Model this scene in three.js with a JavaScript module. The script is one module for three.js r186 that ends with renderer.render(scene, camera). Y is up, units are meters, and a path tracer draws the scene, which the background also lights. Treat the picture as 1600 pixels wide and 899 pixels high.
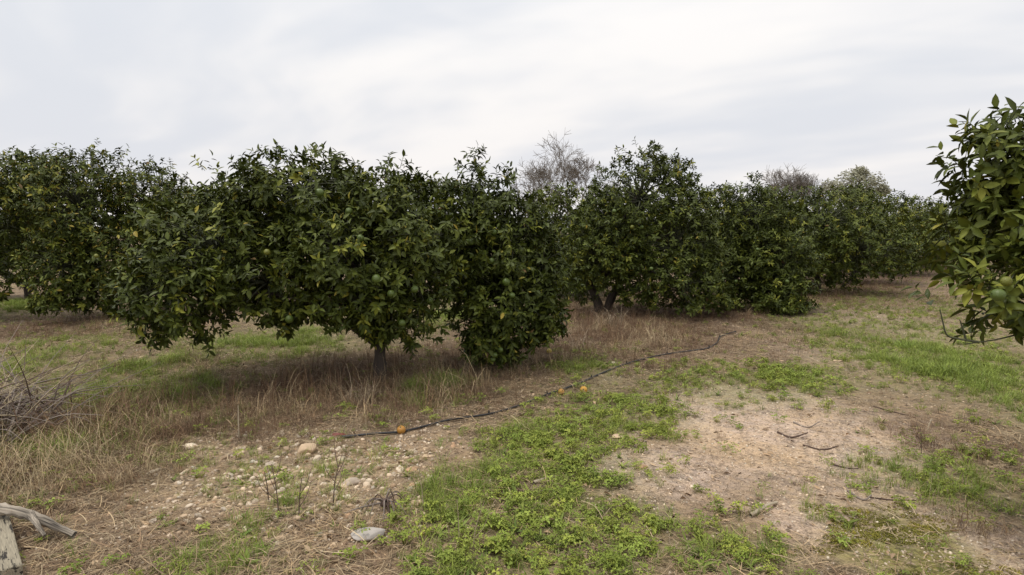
import * as THREE from 'three';
import { mergeGeometries, mergeVertices } from 'three/addons/utils/BufferGeometryUtils.js';
import { RoundedBoxGeometry } from 'three/addons/geometries/RoundedBoxGeometry.js';

// ---------------------------------------------------------------- camera, sky, sun, exposure
const F = 950, CX = 800, CY = 449.5, HORIZON = 360, EYE = 1.6;      // focal length etc. in pixels of the 1600 x 899 photograph
const TILT = Math.atan((CY - HORIZON) / F);
const scene = new THREE.Scene();
const camera = new THREE.PerspectiveCamera(2 * Math.atan(CY / F) * 180 / Math.PI, 1600 / 899, 0.05, 3000);
camera.position.set(0, EYE, 0);
camera.rotation.set(-TILT, 0, 0);
scene.add(camera);
const renderer = new THREE.WebGLRenderer();
renderer.toneMapping = THREE.LinearToneMapping;
renderer.toneMappingExposure = 1.18;
renderer.shadowMap.enabled = true;

// random numbers and noise
function rng(seed) { let a = seed >>> 0; return () => { a = (a + 0x6D2B79F5) >>> 0; let t = a; t = Math.imul(t ^ (t >>> 15), t | 1); t ^= t + Math.imul(t ^ (t >>> 7), t | 61); return ((t ^ (t >>> 14)) >>> 0) / 4294967296; }; }
const h3 = (x, y, z) => { let n = Math.imul(x, 374761393) + Math.imul(y, 668265263) + Math.imul(z, 2147483647 ^ 1274126177); n = Math.imul(n ^ (n >>> 13), 1274126177); n = Math.imul(n ^ (n >>> 15), 2246822519); return ((n ^ (n >>> 16)) >>> 0) / 4294967296; };
const sm = (t) => t * t * (3 - 2 * t), mix = (a, b, t) => a + (b - a) * t, clamp = (x, a = 0, b = 1) => Math.min(b, Math.max(a, x));
const step = (a, b, x) => sm(clamp((x - a) / (b - a)));
function noise(x, y, z = 0) {                                         // 0..1
  const i = Math.floor(x), j = Math.floor(y), k = Math.floor(z), u = sm(x - i), v = sm(y - j), w = sm(z - k);
  const l = (kk) => mix(mix(h3(i, j, kk), h3(i + 1, j, kk), u), mix(h3(i, j + 1, kk), h3(i + 1, j + 1, kk), u), v);
  return mix(l(k), l(k + 1), w);
}
function fbm(x, y, z = 0, o = 4) { let s = 0, a = 0.5, n = 0; for (let q = 0; q < o; q++) { s += a * noise(x, y, z); n += a; x = x * 2.03 + 17.3; y = y * 2.03 + 5.1; z += 9.7; a *= 0.5; } return s / n; }

{ // overcast sky: soft streaks of thin stratus with bluish gaps
  const W = 2048, H = 1024, d = new Float32Array(W * H * 4);
  for (let j = 0; j < H; j++) for (let i = 0; i < W; i++) {
    const el = ((j + 0.5) / H - 0.5) * Math.PI, az = ((i + 0.5) / W - 0.5) * 2 * Math.PI;
    const y = Math.abs(Math.sin(el)), x = Math.cos(el) * Math.cos(az), z = Math.cos(el) * Math.sin(az);
    const s = 1 / (y + 0.16), px = x * s, pz = z * s;
    const a = px * 0.82 + pz * 0.57, b = -px * 0.57 + pz * 0.82;      // streaks run across the view, a little slanted
    const wx = fbm(a * 0.6 + 3, b * 0.6, 2, 3) - 0.5;
    const c1 = fbm(a * 0.42 + wx * 1.6 + 11, b * 0.95 + wx * 1.6 + 4, 1, 5);
    const c2 = fbm(a * 1.3 + 31 + wx, b * 3.4 + wx * 2, 7, 4);
    let t = step(0.35, 0.60, c1 * 0.66 + c2 * 0.22 + 0.12 * fbm(a * 3.2 + 7, b * 6.0 + wx * 3, 3, 4));                  // 0 bluish grey, 1 bright cloud
    const low = Math.exp(-y * 7);
    const r0 = mix(0.62, 0.815, t), g0 = mix(0.645, 0.80, t), b0 = mix(0.69, 0.79, t);
    const q = (j * W + i) * 4, up = 1 + 0.5 * y * y;
    d[q] = mix(r0, mix(0.69, 0.81, t), low * 0.7) * up; d[q + 1] = mix(g0, mix(0.675, 0.755, t), low * 0.7) * up; d[q + 2] = mix(b0, mix(0.70, 0.725, t), low * 0.7) * up; d[q + 3] = 1;
  }
  const sky = new THREE.DataTexture(d, W, H, THREE.RGBAFormat, THREE.FloatType);
  sky.mapping = THREE.EquirectangularReflectionMapping; sky.magFilter = THREE.LinearFilter; sky.minFilter = THREE.LinearFilter; sky.needsUpdate = true;
  scene.background = sky; scene.environment = sky;
}
const sun = new THREE.DirectionalLight(new THREE.Color(1.0, 0.95, 0.86), 1.5);
sun.position.set(-8, 24, -6); sun.target.position.set(0, 0, -9); sun.castShadow = true; sun.shadow.radius = 26;
Object.assign(sun.shadow.camera, { left: -30, right: 30, top: 30, bottom: -30, near: 1, far: 80 }); sun.shadow.mapSize.set(4096, 4096);
scene.add(sun, sun.target);

// ---------------------------------------------------------------- helpers
const V = (x, y, z) => new THREE.Vector3(x, y, z);
const lin = (r, g, b) => new THREE.Color().setRGB(r, g, b);
const taken = {};
function numbered(n) { taken[n] = (taken[n] || 0) + 1; return taken[n] === 1 ? n : `${n}_${String(taken[n] - 1).padStart(3, '0')}`; }
function tag(o, label, category, group, kind) { if (label) o.userData.label = label; if (category) o.userData.category = category; if (group) o.userData.group = group; if (kind) o.userData.kind = kind; return o; }
function part(name, geo, m, parent, kind) { const o = new THREE.Mesh(geo, m); o.name = name; o.castShadow = o.receiveShadow = true; if (kind) o.userData.kind = kind; parent.add(o); return o; }
function thing(name, label, category, p, group) { const g = new THREE.Group(); g.name = numbered(name); g.position.copy(p); tag(g, label, category, group); scene.add(g); return g; }
const ray = (px, py) => V((px - CX) / F, (CY - py) / F, -1).applyEuler(camera.rotation);
const at = (px, py, depth) => { const r = ray(px, py); return V(0, EYE, 0).addScaledVector(r, depth / -r.z); };        // a point seen at that pixel, that far off
function groundY(x, z) { return (fbm(x * 0.35 + 7, z * 0.35 + 3, 0, 3) - 0.5) * 0.16 + (fbm(x * 2.2, z * 2.2, 4, 2) - 0.5) * 0.05 * step(60, 20, Math.hypot(x, z)); }
const onGround = (px, py) => { const r = ray(px, py), t = EYE / -r.y, p = V(r.x * t, 0, r.z * t); p.y = groundY(p.x, p.z); return p; };
const mat = (r, g, b, rough = 0.9, o = {}) => new THREE.MeshStandardMaterial({ color: lin(r, g, b), roughness: rough, side: THREE.DoubleSide, ...o });
function tube(points, r0, r1, sides = 6, seg = 0, wob = 0, seed = 1) {                                                  // tapered, slightly knotty tube
  const c = new THREE.CatmullRomCurve3(points), n = seg || Math.max(2, points.length * 3), g = new THREE.TubeGeometry(c, n, 1, sides, false), p = g.attributes.position;
  for (let i = 0; i <= n; i++) {
    const o = c.getPointAt(i / n), r = mix(r0, r1, i / n);
    for (let j = 0; j <= sides; j++) { const k = i * (sides + 1) + j, w = 1 + wob * (noise(i * 0.7 + seed, (j % sides) * 1.3, seed) - 0.5) * 2; p.setXYZ(k, o.x + (p.getX(k) - o.x) * r * w, o.y + (p.getY(k) - o.y) * r * w, o.z + (p.getZ(k) - o.z) * r * w); }
  }
  g.computeVertexNormals(); return g;
}
function texture(W, H, f, srgb = false) { const d = new Uint8Array(W * H * 4); for (let j = 0; j < H; j++) for (let i = 0; i < W; i++) { const c = f(i, j), q = (j * W + i) * 4; d[q] = c[0] * 255; d[q + 1] = c[1] * 255; d[q + 2] = c[2] * 255; d[q + 3] = 255; } const t = new THREE.DataTexture(d, W, H); t.wrapS = t.wrapT = THREE.RepeatWrapping; t.magFilter = THREE.LinearFilter; t.minFilter = THREE.LinearMipmapLinearFilter; t.generateMipmaps = true; if (srgb) t.colorSpace = THREE.SRGBColorSpace; t.needsUpdate = true; return t; }
const tileNoise = (u, v, n, s) => { const x = u * n, y = v * n, i = Math.floor(x), j = Math.floor(y), a = sm(x - i), b = sm(y - j), w = (k) => ((k % n) + n) % n; return mix(mix(h3(w(i), w(j), s), h3(w(i + 1), w(j), s), a), mix(h3(w(i), w(j + 1), s), h3(w(i + 1), w(j + 1), s), a), b); };

// zones of the ground, each given by where it lies in the photograph and turned into an ellipse on the ground
function zone(list) {
  const e = list.map(([x0, y0, x1, y1, w = 1]) => { const n = onGround((x0 + x1) / 2, y1), f = onGround((x0 + x1) / 2, y0), l = onGround(x0, (y0 + y1) / 2), r = onGround(x1, (y0 + y1) / 2); return { x: (l.x + r.x) / 2, z: (n.z + f.z) / 2, rx: Math.abs(r.x - l.x) / 2, rz: Math.abs(n.z - f.z) / 2, w }; });
  return (x, z) => { let m = 0; const wob = (fbm(x * 1.6 + 40, z * 1.6, 3, 4) - 0.5) * 1.3; for (const q of e) { const d = Math.hypot((x - q.x) / q.rx, (z - q.z) / q.rz); if (d < 1.9) m = Math.max(m, q.w * step(1.5, 0.3, d + wob * 0.85)); } return m; };
}
const Z = {
  weeds: zone([[1240, 470, 1540, 560, 0.35], [700, 770, 1080, 960], [790, 640, 1010, 800, 0.8], [880, 605, 1080, 690], [1000, 575, 1260, 640], [1130, 575, 1330, 620], [1280, 520, 1480, 600, 0.4], [760, 690, 900, 780, 0.7], [1060, 830, 1260, 930, 0.8], [1250, 780, 1340, 830, 0.25], [1330, 700, 1620, 790, 0.45], [840, 540, 980, 590, 0.5], [560, 540, 760, 640, 0.2], [640, 800, 800, 960, 0.8]]),
  grass: zone([[1470, 520, 1800, 700, 1], [1360, 520, 1540, 600, 0.25], [60, 560, 360, 650, 1], [280, 515, 560, 565, 0.9], [660, 480, 730, 520, 1], [-60, 460, 90, 500, 1], [640, 740, 780, 830, 0.55], [740, 660, 860, 720, 0.6], [230, 850, 430, 960, 0.4], [-80, 620, 190, 810, 0.8], [620, 585, 730, 632, 1], [860, 560, 960, 590, 0.7], [150, 640, 330, 760, 0.35], [380, 790, 460, 840, 0.5], [260, 690, 620, 800, 0.14], [640, 850, 720, 960, 0.35], [1380, 720, 1600, 800, 0.35], [-200, 500, 120, 640, 0.5], [1250, 440, 1640, 530, 0.3], [80, 570, 330, 640, 1]]),
  sand: zone([[1010, 605, 1460, 800], [930, 690, 1160, 800, 0.9], [1380, 770, 1700, 960, 0.8], [1180, 760, 1420, 900, 0.75], [1200, 520, 1420, 580, 0.4], [1250, 470, 1450, 520, 0.3]]),
  moss: zone([[1350, 800, 1560, 950], [1280, 840, 1480, 930, 0.8]]),
  stony: zone([[210, 680, 690, 860], [560, 660, 740, 770, 0.7], [250, 660, 520, 740, 0.8]]),
  tall: zone([[-120, 630, 210, 810], [330, 565, 780, 650, 0.75], [-100, 560, 120, 660, 0.6], [880, 480, 1060, 545, 0.6]]),
  dry: zone([[330, 560, 790, 680], [140, 545, 480, 640, 0.75], [830, 495, 1070, 600, 0.9], [40, 485, 290, 540, 0.9], [1240, 430, 1500, 480, 0.9], [960, 470, 1260, 550, 0.6], [1180, 440, 1420, 500, 0.6], [-80, 640, 260, 860, 1], [-60, 600, 200, 720, 0.7], [1400, 650, 1640, 740, 0.6], [960, 505, 1180, 555, 0.8], [1480, 760, 1640, 880, 0.5], [700, 520, 1000, 640, 0.6], [1400, 400, 1560, 440, 0.8]]),
  litter: zone([[850, 510, 1330, 570], [60, 780, 640, 960, 0.9], [650, 730, 900, 830, 0.6], [640, 600, 900, 690, 0.8], [0, 500, 350, 570, 0.7], [1060, 560, 1250, 600, 0.5]]),
};
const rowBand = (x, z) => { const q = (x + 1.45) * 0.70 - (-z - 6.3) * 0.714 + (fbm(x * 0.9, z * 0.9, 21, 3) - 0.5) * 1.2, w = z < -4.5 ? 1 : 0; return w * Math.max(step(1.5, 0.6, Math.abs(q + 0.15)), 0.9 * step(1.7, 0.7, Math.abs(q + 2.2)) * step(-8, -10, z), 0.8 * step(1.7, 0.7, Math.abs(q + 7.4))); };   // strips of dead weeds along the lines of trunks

// ---------------------------------------------------------------- ground
{
  const line = (lo, hi, fine, reach) => { const a = []; for (let x = lo; x <= hi + 1e-6; x += fine) a.push(x); let s = fine, x = hi; while (x < reach) { s *= 1.16; x += s; a.push(x); } s = fine; x = lo; while (x > -reach) { s *= 1.16; x -= s; a.unshift(x); } return a; };
  const xs = line(-9, 10, 0.09, 900), zs = line(-17, 0, 0.09, 900), nx = xs.length, nz = zs.length;
  const pos = new Float32Array(nx * nz * 3), col = new Float32Array(nx * nz * 3), uv = new Float32Array(nx * nz * 2), idx = [];
  for (let j = 0; j < nz; j++) for (let i = 0; i < nx; i++) {
    const x = xs[i], z = zs[j], k = j * nx + i;
    pos.set([x, groundY(x, z), z], k * 3); uv.set([x / 2.6 + z * 0.06, z / 2.6 - x * 0.06], k * 2);
    let c = [0.262, 0.182, 0.110];
    const add = (to, t) => { c = c.map((v, q) => mix(v, to[q], t)); };
    const n = fbm(x * 0.8, z * 0.8, 8, 4), n2 = fbm(x * 3.1 + 9, z * 3.1, 2, 3);
    add([0.34, 0.248, 0.155], step(0.45, 0.7, n));
    add([0.20, 0.20, 0.08], step(0.42, 0.62, fbm(x * 0.3 + 20, z * 0.3, 3, 3)) * 0.45);
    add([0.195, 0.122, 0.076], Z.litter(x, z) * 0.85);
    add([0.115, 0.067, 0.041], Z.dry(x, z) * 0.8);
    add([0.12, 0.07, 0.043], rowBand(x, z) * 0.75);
    add([0.42, 0.31, 0.205], Z.stony(x, z) * 0.8);
    add([0.56, 0.425, 0.325], Z.sand(x, z) * 0.97);
    add([0.52, 0.36, 0.20], Z.sand(x, z) * step(0.58, 0.78, fbm(x * 1.1 + 3, z * 1.1 + 8, 5, 3)) * 0.6);
    add([0.19, 0.195, 0.065], Math.max(Z.grass(x, z), Z.weeds(x, z)) * 0.55);
    add([0.20, 0.19, 0.035], Z.moss(x, z) * step(0.3, 0.55, n2) * 0.95);
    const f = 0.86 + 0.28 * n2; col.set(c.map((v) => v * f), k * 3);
  }
  for (let j = 0; j < nz - 1; j++) for (let i = 0; i < nx - 1; i++) { const a = j * nx + i, b = a + 1, c = a + nx, d = c + 1; idx.push(a, c, b, b, c, d); }
  const g = new THREE.BufferGeometry(); g.setAttribute('position', new THREE.BufferAttribute(pos, 3)); g.setAttribute('color', new THREE.BufferAttribute(col, 3)); g.setAttribute('uv', new THREE.BufferAttribute(uv, 2)); g.setIndex(idx); g.computeVertexNormals();
  // soil grain: grit, crumbs and short bits of straw
  const N = 1024, r = rng(5), grain = new Float32Array(N * N), hue = new Float32Array(N * N);
  for (let j = 0; j < N; j++) for (let i = 0; i < N; i++) { const u = i / N, v = j / N; grain[j * N + i] = 0.46 + 0.22 * (tileNoise(u, v, 24, 1) - 0.5) + 0.26 * (tileNoise(u, v, 96, 2) - 0.5) + 0.3 * (tileNoise(u, v, 320, 3) - 0.5); hue[j * N + i] = tileNoise(u, v, 60, 6) - 0.5; }
  for (let k = 0; k < 9000; k++) { const x0 = r() * N, y0 = r() * N, a = r() * 6.283, len = 4 + r() * 16, v = r() < 0.62 ? 0.18 + r() * 0.2 : -0.16; for (let s = 0; s < len; s += 0.7) { const x = ((x0 + Math.cos(a) * s | 0) + N) % N, y = ((y0 + Math.sin(a) * s | 0) + N) % N; grain[y * N + x] += v * 0.8; } }
  for (let k = 0; k < 5000; k++) { const x0 = r() * N, y0 = r() * N, R = 1 + r() * r() * 4, v = (r() - 0.35) * 0.5; for (let y = -R; y <= R; y++) for (let x = -R; x <= R; x++) if (x * x + y * y < R * R) grain[(((y0 + y | 0) + N) % N) * N + (((x0 + x | 0) + N) % N)] += v * 0.7; }
  const map = texture(N, N, (i, j) => { const v = clamp(grain[j * N + i] * 1.85, 0.16, 1), h = hue[j * N + i] * 0.14; return [clamp(v * (1 + h * 0.4)), clamp(v * 0.985), clamp(v * (0.96 - h))]; });
  const bump = texture(N, N, (i, j) => { const v = clamp(grain[j * N + i]); return [v, v, v]; });
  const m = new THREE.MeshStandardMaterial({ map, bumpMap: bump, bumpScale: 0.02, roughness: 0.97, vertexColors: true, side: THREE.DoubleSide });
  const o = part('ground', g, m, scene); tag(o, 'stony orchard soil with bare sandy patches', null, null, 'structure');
}

// ---------------------------------------------------------------- citrus trees
function leafGeometry(fold, curl, width) {
  const rows = [[0, 0.03], [0.16, 0.6], [0.42, 1], [0.72, 0.72], [1, 0.02]], pos = [], col = [], uv = [], idx = [];
  rows.forEach(([t, w]) => { for (const s of [-1, 0, 1]) { pos.push(s * w * width / 2, -curl * t * t + Math.abs(s) * w * fold * width, t); const c = s === 0 ? 1.18 : 0.95; col.push(c * 1.02, c, c * 0.96); uv.push(s * 0.5 + 0.5, t); } });
  for (let i = 0; i < rows.length - 1; i++) for (const s of [0, 1]) { const a = i * 3 + s, b = a + 1, c = a + 3, d = a + 4; idx.push(a, b, c, b, d, c); }
  const g = new THREE.BufferGeometry(); g.setAttribute('position', new THREE.Float32BufferAttribute(pos, 3)); g.setAttribute('color', new THREE.Float32BufferAttribute(col, 3)); g.setAttribute('uv', new THREE.Float32BufferAttribute(uv, 2)); g.setIndex(idx); g.computeVertexNormals(); return g;
}
const LEAVES = [leafGeometry(0.22, 0.10, 0.42), leafGeometry(0.34, 0.26, 0.36), leafGeometry(0.16, 0.02, 0.46)];
const leafLook = { roughness: 0.5, vertexColors: true, side: THREE.DoubleSide, ior: 1.45, specularIntensity: 0.5 };
const leafMaterial = new THREE.MeshPhysicalMaterial({ ...leafLook, color: lin(1, 1, 1) });
const TINTS = [[0.037, 0.050, 0.008], [0.051, 0.067, 0.010], [0.069, 0.088, 0.013], [0.096, 0.117, 0.017], [0.138, 0.158, 0.023], [0.195, 0.205, 0.031], [0.25, 0.225, 0.036], [0.31, 0.245, 0.045], [0.15, 0.10, 0.045]];
const tintMaterials = TINTS.map((t) => new THREE.MeshPhysicalMaterial({ ...leafLook, color: lin(...t) }));
const bark = new THREE.MeshStandardMaterial({ color: lin(0.055, 0.042, 0.033), roughness: 0.95, side: THREE.DoubleSide, bumpMap: texture(128, 128, (i, j) => { const v = tileNoise(i / 128, j / 128, 24, 3) * 0.6 + tileNoise(i / 128, j / 128, 64, 4) * 0.4; return [v, v, v]; }), bumpScale: 0.006 });
const twigBark = mat(0.07, 0.075, 0.04, 0.8);
const citrusSkin = texture(128, 128, (i, j) => { const v = tileNoise(i / 128, j / 128, 50, 9); return [v, v, v]; });
const greenFruit = new THREE.MeshStandardMaterial({ color: lin(0.085, 0.125, 0.022), roughness: 0.42, bumpMap: citrusSkin, bumpScale: 0.0012 });
const turningFruit = new THREE.MeshStandardMaterial({ color: lin(0.16, 0.17, 0.025), roughness: 0.42, bumpMap: citrusSkin, bumpScale: 0.0012 });
const fruitShape = new THREE.SphereGeometry(1, 18, 12); { const p = fruitShape.attributes.position; for (let i = 0; i < p.count; i++) { const y = p.getY(i); p.setY(i, y * (0.97 - 0.06 * Math.exp(-(1 - Math.abs(y)) * 9))); } fruitShape.computeVertexNormals(); }
const tmpM = new THREE.Matrix4(), tmpQ = new THREE.Quaternion();
const perp = (d) => V(Math.abs(d.y) > 0.9 ? 1 : 0, Math.abs(d.y) > 0.9 ? 0 : 1, 0).cross(d).normalize();

/* spec: base point, label, lobes [[centre, rx, ry, rz]], leaves (how many), size (leaf length), shown (leaves that are parts), tint (shift), fruit points */
function citrusTree(spec) {
  const r = rng(spec.seed), g = thing('orange_tree', spec.label, 'tree', spec.base, spec.group), B = spec.base, rel = (p) => p.clone().sub(B);
  const lobes = spec.lobes.map(([c, rx, ry, rz]) => ({ c, s: V(rx, ry, rz).multiplyScalar(spec.swell || 1.07), v: Math.pow(rx * ry * rz, 0.62) })), total = lobes.reduce((s, l) => s + l.v, 0);
  const size = spec.size || 0.105, leaves = [], shoots = [], clumps = [];
  const inside = (p, me) => lobes.some((l) => l !== me && Math.hypot((p.x - l.c.x) / l.s.x, (p.y - l.c.y) / l.s.y, (p.z - l.c.z) / l.s.z) < 0.72);
  const rand3 = () => { const z = r() * 2 - 1, a = r() * 6.2832, q = Math.sqrt(1 - z * z); return V(q * Math.cos(a), z, q * Math.sin(a)); };
  const floor = (x, z) => groundY(x, z) + (spec.skirt || 0.3);
  function sprig(p, out, length, n, tintShift) {
    const d = out.clone().multiplyScalar(0.75).add(rand3().multiplyScalar(0.75)).add(V(0, 0.28, 0)).normalize(), a0 = r() * 6.28, e1 = perp(d), e2 = d.clone().cross(e1);
    shoots.push([p.clone(), p.clone().addScaledVector(d, length)]);
    const bias = tintShift - 0.25 + (r() - 0.5) * 1.8 + (r() < 0.11 ? 2.8 : 0);
    for (let k = 0; k < n; k++) {
      const t = 0.15 + 0.85 * (k + r() * 0.5) / n, a = a0 + k * 2.4 + (r() - 0.5) * 0.6, tip = t > 0.8, th = tip ? 0.35 + r() * 0.6 : 0.75 + r() * 0.65;
      const z = d.clone().multiplyScalar(Math.cos(th)).addScaledVector(e1, Math.sin(th) * Math.cos(a)).addScaledVector(e2, Math.sin(th) * Math.sin(a)).add(V(0, (tip ? -0.02 : -0.24) - r() * 0.25, 0)).normalize();
      const q = p.clone().addScaledVector(d, length * t), y = d.clone().add(V(0, 0.55, 0)).add(rand3().multiplyScalar(0.45)); y.addScaledVector(z, -y.dot(z)).normalize();
      const x = y.clone().cross(z), L = size * (0.5 + 0.68 * r()) * (tip ? 0.85 : 1), w = 0.85 + r() * 0.35;
      if (q.y < floor(q.x, q.z) - 0.1) continue;
      let ti = Math.round(1.5 + bias + (r() - 0.5) * 2.2); ti = clamp(ti, 0, 5); const lucky = r(); if (lucky < (spec.yellow || 0.012)) ti = r() < 0.6 ? 6 : r() < 0.75 ? 7 : 8;
      leaves.push({ q, x, y, z, L, w, ti, g: r() < 0.5 ? 0 : r() < 0.6 ? 1 : 2 });
    }
  }
  const per = 8, sprigs = Math.round((spec.leaves || 6000) / per);
  for (const l of lobes) {
    const ns = Math.round(sprigs * l.v / total), nc = Math.max(5, Math.round(ns / 9)), cl = [];
    for (let k = 0; k < nc; k++) { const dir = rand3(), bump = 0.70 + 0.50 * noise(dir.x * 2.8 + spec.seed, dir.y * 2.8, dir.z * 2.8); const p = V(dir.x * l.s.x, dir.y * l.s.y, dir.z * l.s.z).multiplyScalar(bump * (r() < 0.28 ? 0.62 : 0.94)).add(l.c); if (inside(p, l) && r() < 0.7) continue; p.y = Math.max(p.y, floor(p.x, p.z) + 0.02); cl.push({ p, dir, t: (r() - 0.5) * 1.3 }); }
    if (!cl.length) continue;
    clumps.push(...cl.map((c) => [c.p, l.c]));
    for (let k = 0; k < ns; k++) {
      const c = cl[Math.floor(r() * cl.length)], R = 0.42 * Math.min(0.42, l.s.y * 0.5), p = c.p.clone().add(rand3().multiplyScalar(R * Math.cbrt(r()) * 1.25));
      if (k % 5 < 2) { const u = rand3(); p.copy(u).multiply(l.s).multiplyScalar((0.69 + 0.48 * noise(u.x * 2.8 + spec.seed, u.y * 2.8, u.z * 2.8)) * (k % 5 ? 0.93 : 0.5 + 0.3 * r())).add(l.c); if (p.y < floor(p.x, p.z)) continue; }
      const out = p.clone().sub(l.c).divide(l.s).normalize();
      const wild = out.y > 0.15 && r() < 0.025; if (wild) { p.addScaledVector(out, 0.06 + r() * 0.08).add(V(0, r() * 0.06, 0)); }
      sprig(p, wild ? out.clone().multiplyScalar(0.4).add(V(0, 0.8, 0)) : out, (wild ? 0.14 : 0.09) + r() * 0.08, per - 2 + Math.floor(r() * 5), (spec.tint || 0) + c.t);
    }
  }
  for (const s of spec.sprays || []) for (let k = 0; k < s[2]; k++) { const p = s[0].clone().add(rand3().multiplyScalar(s[1] * Math.cbrt(r()))); sprig(p, p.clone().sub(s[0]).normalize().add(V(0, 0.3, 0)), 0.1 + r() * 0.08, 8, s[3] || 0.6); }
  // limbs
  const fork = B.clone().add(V(0, spec.fork || 0.45, 0)).add(V((r() - 0.5) * 0.1, 0, (r() - 0.5) * 0.1)), tr = spec.trunk || 0.075;
  if (spec.split) for (const [sx, sy] of spec.split) { const e = at(sx, sy, -B.z), q = rel(e); part('trunk', tube([V(q.x * 0.12, -0.12, 0), V(q.x * 0.3, 0.18, 0.03), V(q.x * 0.75, q.y * 0.7, -0.04), q], tr * 0.95, tr * 0.6, 9, 14, 0.18, spec.seed + sx), bark, g); }
  else part('trunk', tube([rel(B).add(V(0, -0.12, 0)), rel(B).add(V((r() - 0.5) * 0.05, 0.1, 0)), rel(fork).lerp(V(0, 0, 0), 0.35), rel(fork).add(V(0, 0.04, 0))], tr * 1.3, tr * 0.9, 10, 12, 0.16, spec.seed), bark, g);
  const limbs = [];
  for (const l of lobes) {
    const end = l.c.clone().add(V(0, l.s.y * 0.25, 0)), m1 = fork.clone().lerp(end, 0.4).add(V((r() - 0.5) * 0.2, 0.12 + r() * 0.1 + (end.y < fork.y + 0.5 ? 0.35 : 0), (r() - 0.5) * 0.2)), m2 = fork.clone().lerp(end, 0.75).add(V((r() - 0.5) * 0.2, 0.05, (r() - 0.5) * 0.2));
    part('limb', tube([rel(fork).add(V(0, -0.03, 0)), rel(m1), rel(m2), rel(end)], tr * 0.62, tr * 0.2, 7, 10, 0.14, spec.seed + limbs.length), bark, g); limbs.push([fork, m1, m2, end]);
  }
  const tw = [];
  clumps.forEach(([p, c], i) => { if (i % (spec.far ? 4 : 1) === 0 && p.distanceTo(c) > 0.15) tw.push(tube([rel(c).lerp(rel(p), 0.1), rel(c).lerp(rel(p), 0.55).add(V((r() - 0.5) * 0.14, 0.06, (r() - 0.5) * 0.14)), rel(p)], 0.013, 0.005, 4, 4)); });
  if (!spec.far) shoots.forEach(([a, b], i) => { if (i % 2 === 0) tw.push(tube([rel(a), rel(b)], 0.0035, 0.0015, 3, 2)); });
  if (tw.length) part('twigs', mergeGeometries(tw), twigBark, g, 'stuff');
  for (const b of spec.bare || []) part('branch', tube(b.map((p) => rel(p)), 0.0055, 0.0025, 5, 14, 0.2), twigBark, g);
  // the leaves that show largest are parts, the rest one mass of foliage
  const chosen = new Set();
  if (spec.shown) {
    const cells = new Map(), inv = camera.rotation, m = new THREE.Matrix4().makeRotationFromEuler(inv).invert();
    leaves.forEach((f, i) => { const p = f.q.clone().sub(camera.position).applyMatrix4(m), d = -p.z; if (d < 0.3) return; const px = p.x / d * F, py = p.y / d * F; if (Math.abs(px) > 800 || Math.abs(py) > 450) return; const key = Math.round(px / 11) * 4000 + Math.round(py / 11), view = f.q.clone().sub(camera.position).normalize(), show = Math.abs(view.dot(f.y)) * f.L * f.L / (d * d); const o = cells.get(key); if (!o || d < o.d) cells.set(key, { i, d, show }); });
    [...cells.values()].sort((a, b) => b.show - a.show).slice(0, spec.shown).forEach((o) => chosen.add(o.i));
  }
  const place = (f) => tmpM.makeBasis(f.x.clone().multiplyScalar(f.L * f.w), f.y.clone().multiplyScalar(f.L), f.z.clone().multiplyScalar(f.L)).setPosition(f.q.x - B.x, f.q.y - B.y, f.q.z - B.z);
  const mass = [[], [], []];
  leaves.forEach((f, i) => {
    if (!chosen.has(i)) { mass[f.g].push(f); return; }
    const o = part('leaf', LEAVES[f.g], tintMaterials[f.ti], g); place(f).decompose(o.position, o.quaternion, o.scale);
  });
  mass.forEach((list, k) => {
    if (!list.length) return;
    const im = new THREE.InstancedMesh(LEAVES[k], leafMaterial, list.length), c = new THREE.Color(); im.name = 'foliage'; im.userData.kind = 'stuff'; im.castShadow = im.receiveShadow = true;
    list.forEach((f, i) => { im.setMatrixAt(i, place(f)); const t = TINTS[f.ti], b = 0.85 + 0.3 * h3(i, k, spec.seed); im.setColorAt(i, c.setRGB(t[0] * b, t[1] * b, t[2] * b)); });
    g.add(im);
  });
  (spec.fruit || []).forEach(([p, R, ripe], i) => {
    const o = part('fruit', fruitShape, ripe ? turningFruit : greenFruit, g); o.position.copy(rel(p)); o.scale.setScalar(R); o.rotation.set(i, i * 2, 0);
  });
  return g;
}
const L = (px, py, depth, rx, ry, rz) => [at(px, py, depth), rx, ry, rz || rx];
const fr = (px, py, depth, R = 0.036, ripe = 0) => [at(px, py, depth), R, ripe];
const trunkAt = (px, depth) => { const p = at(px, 300, depth); p.y = groundY(p.x, p.z); return p; };

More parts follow.
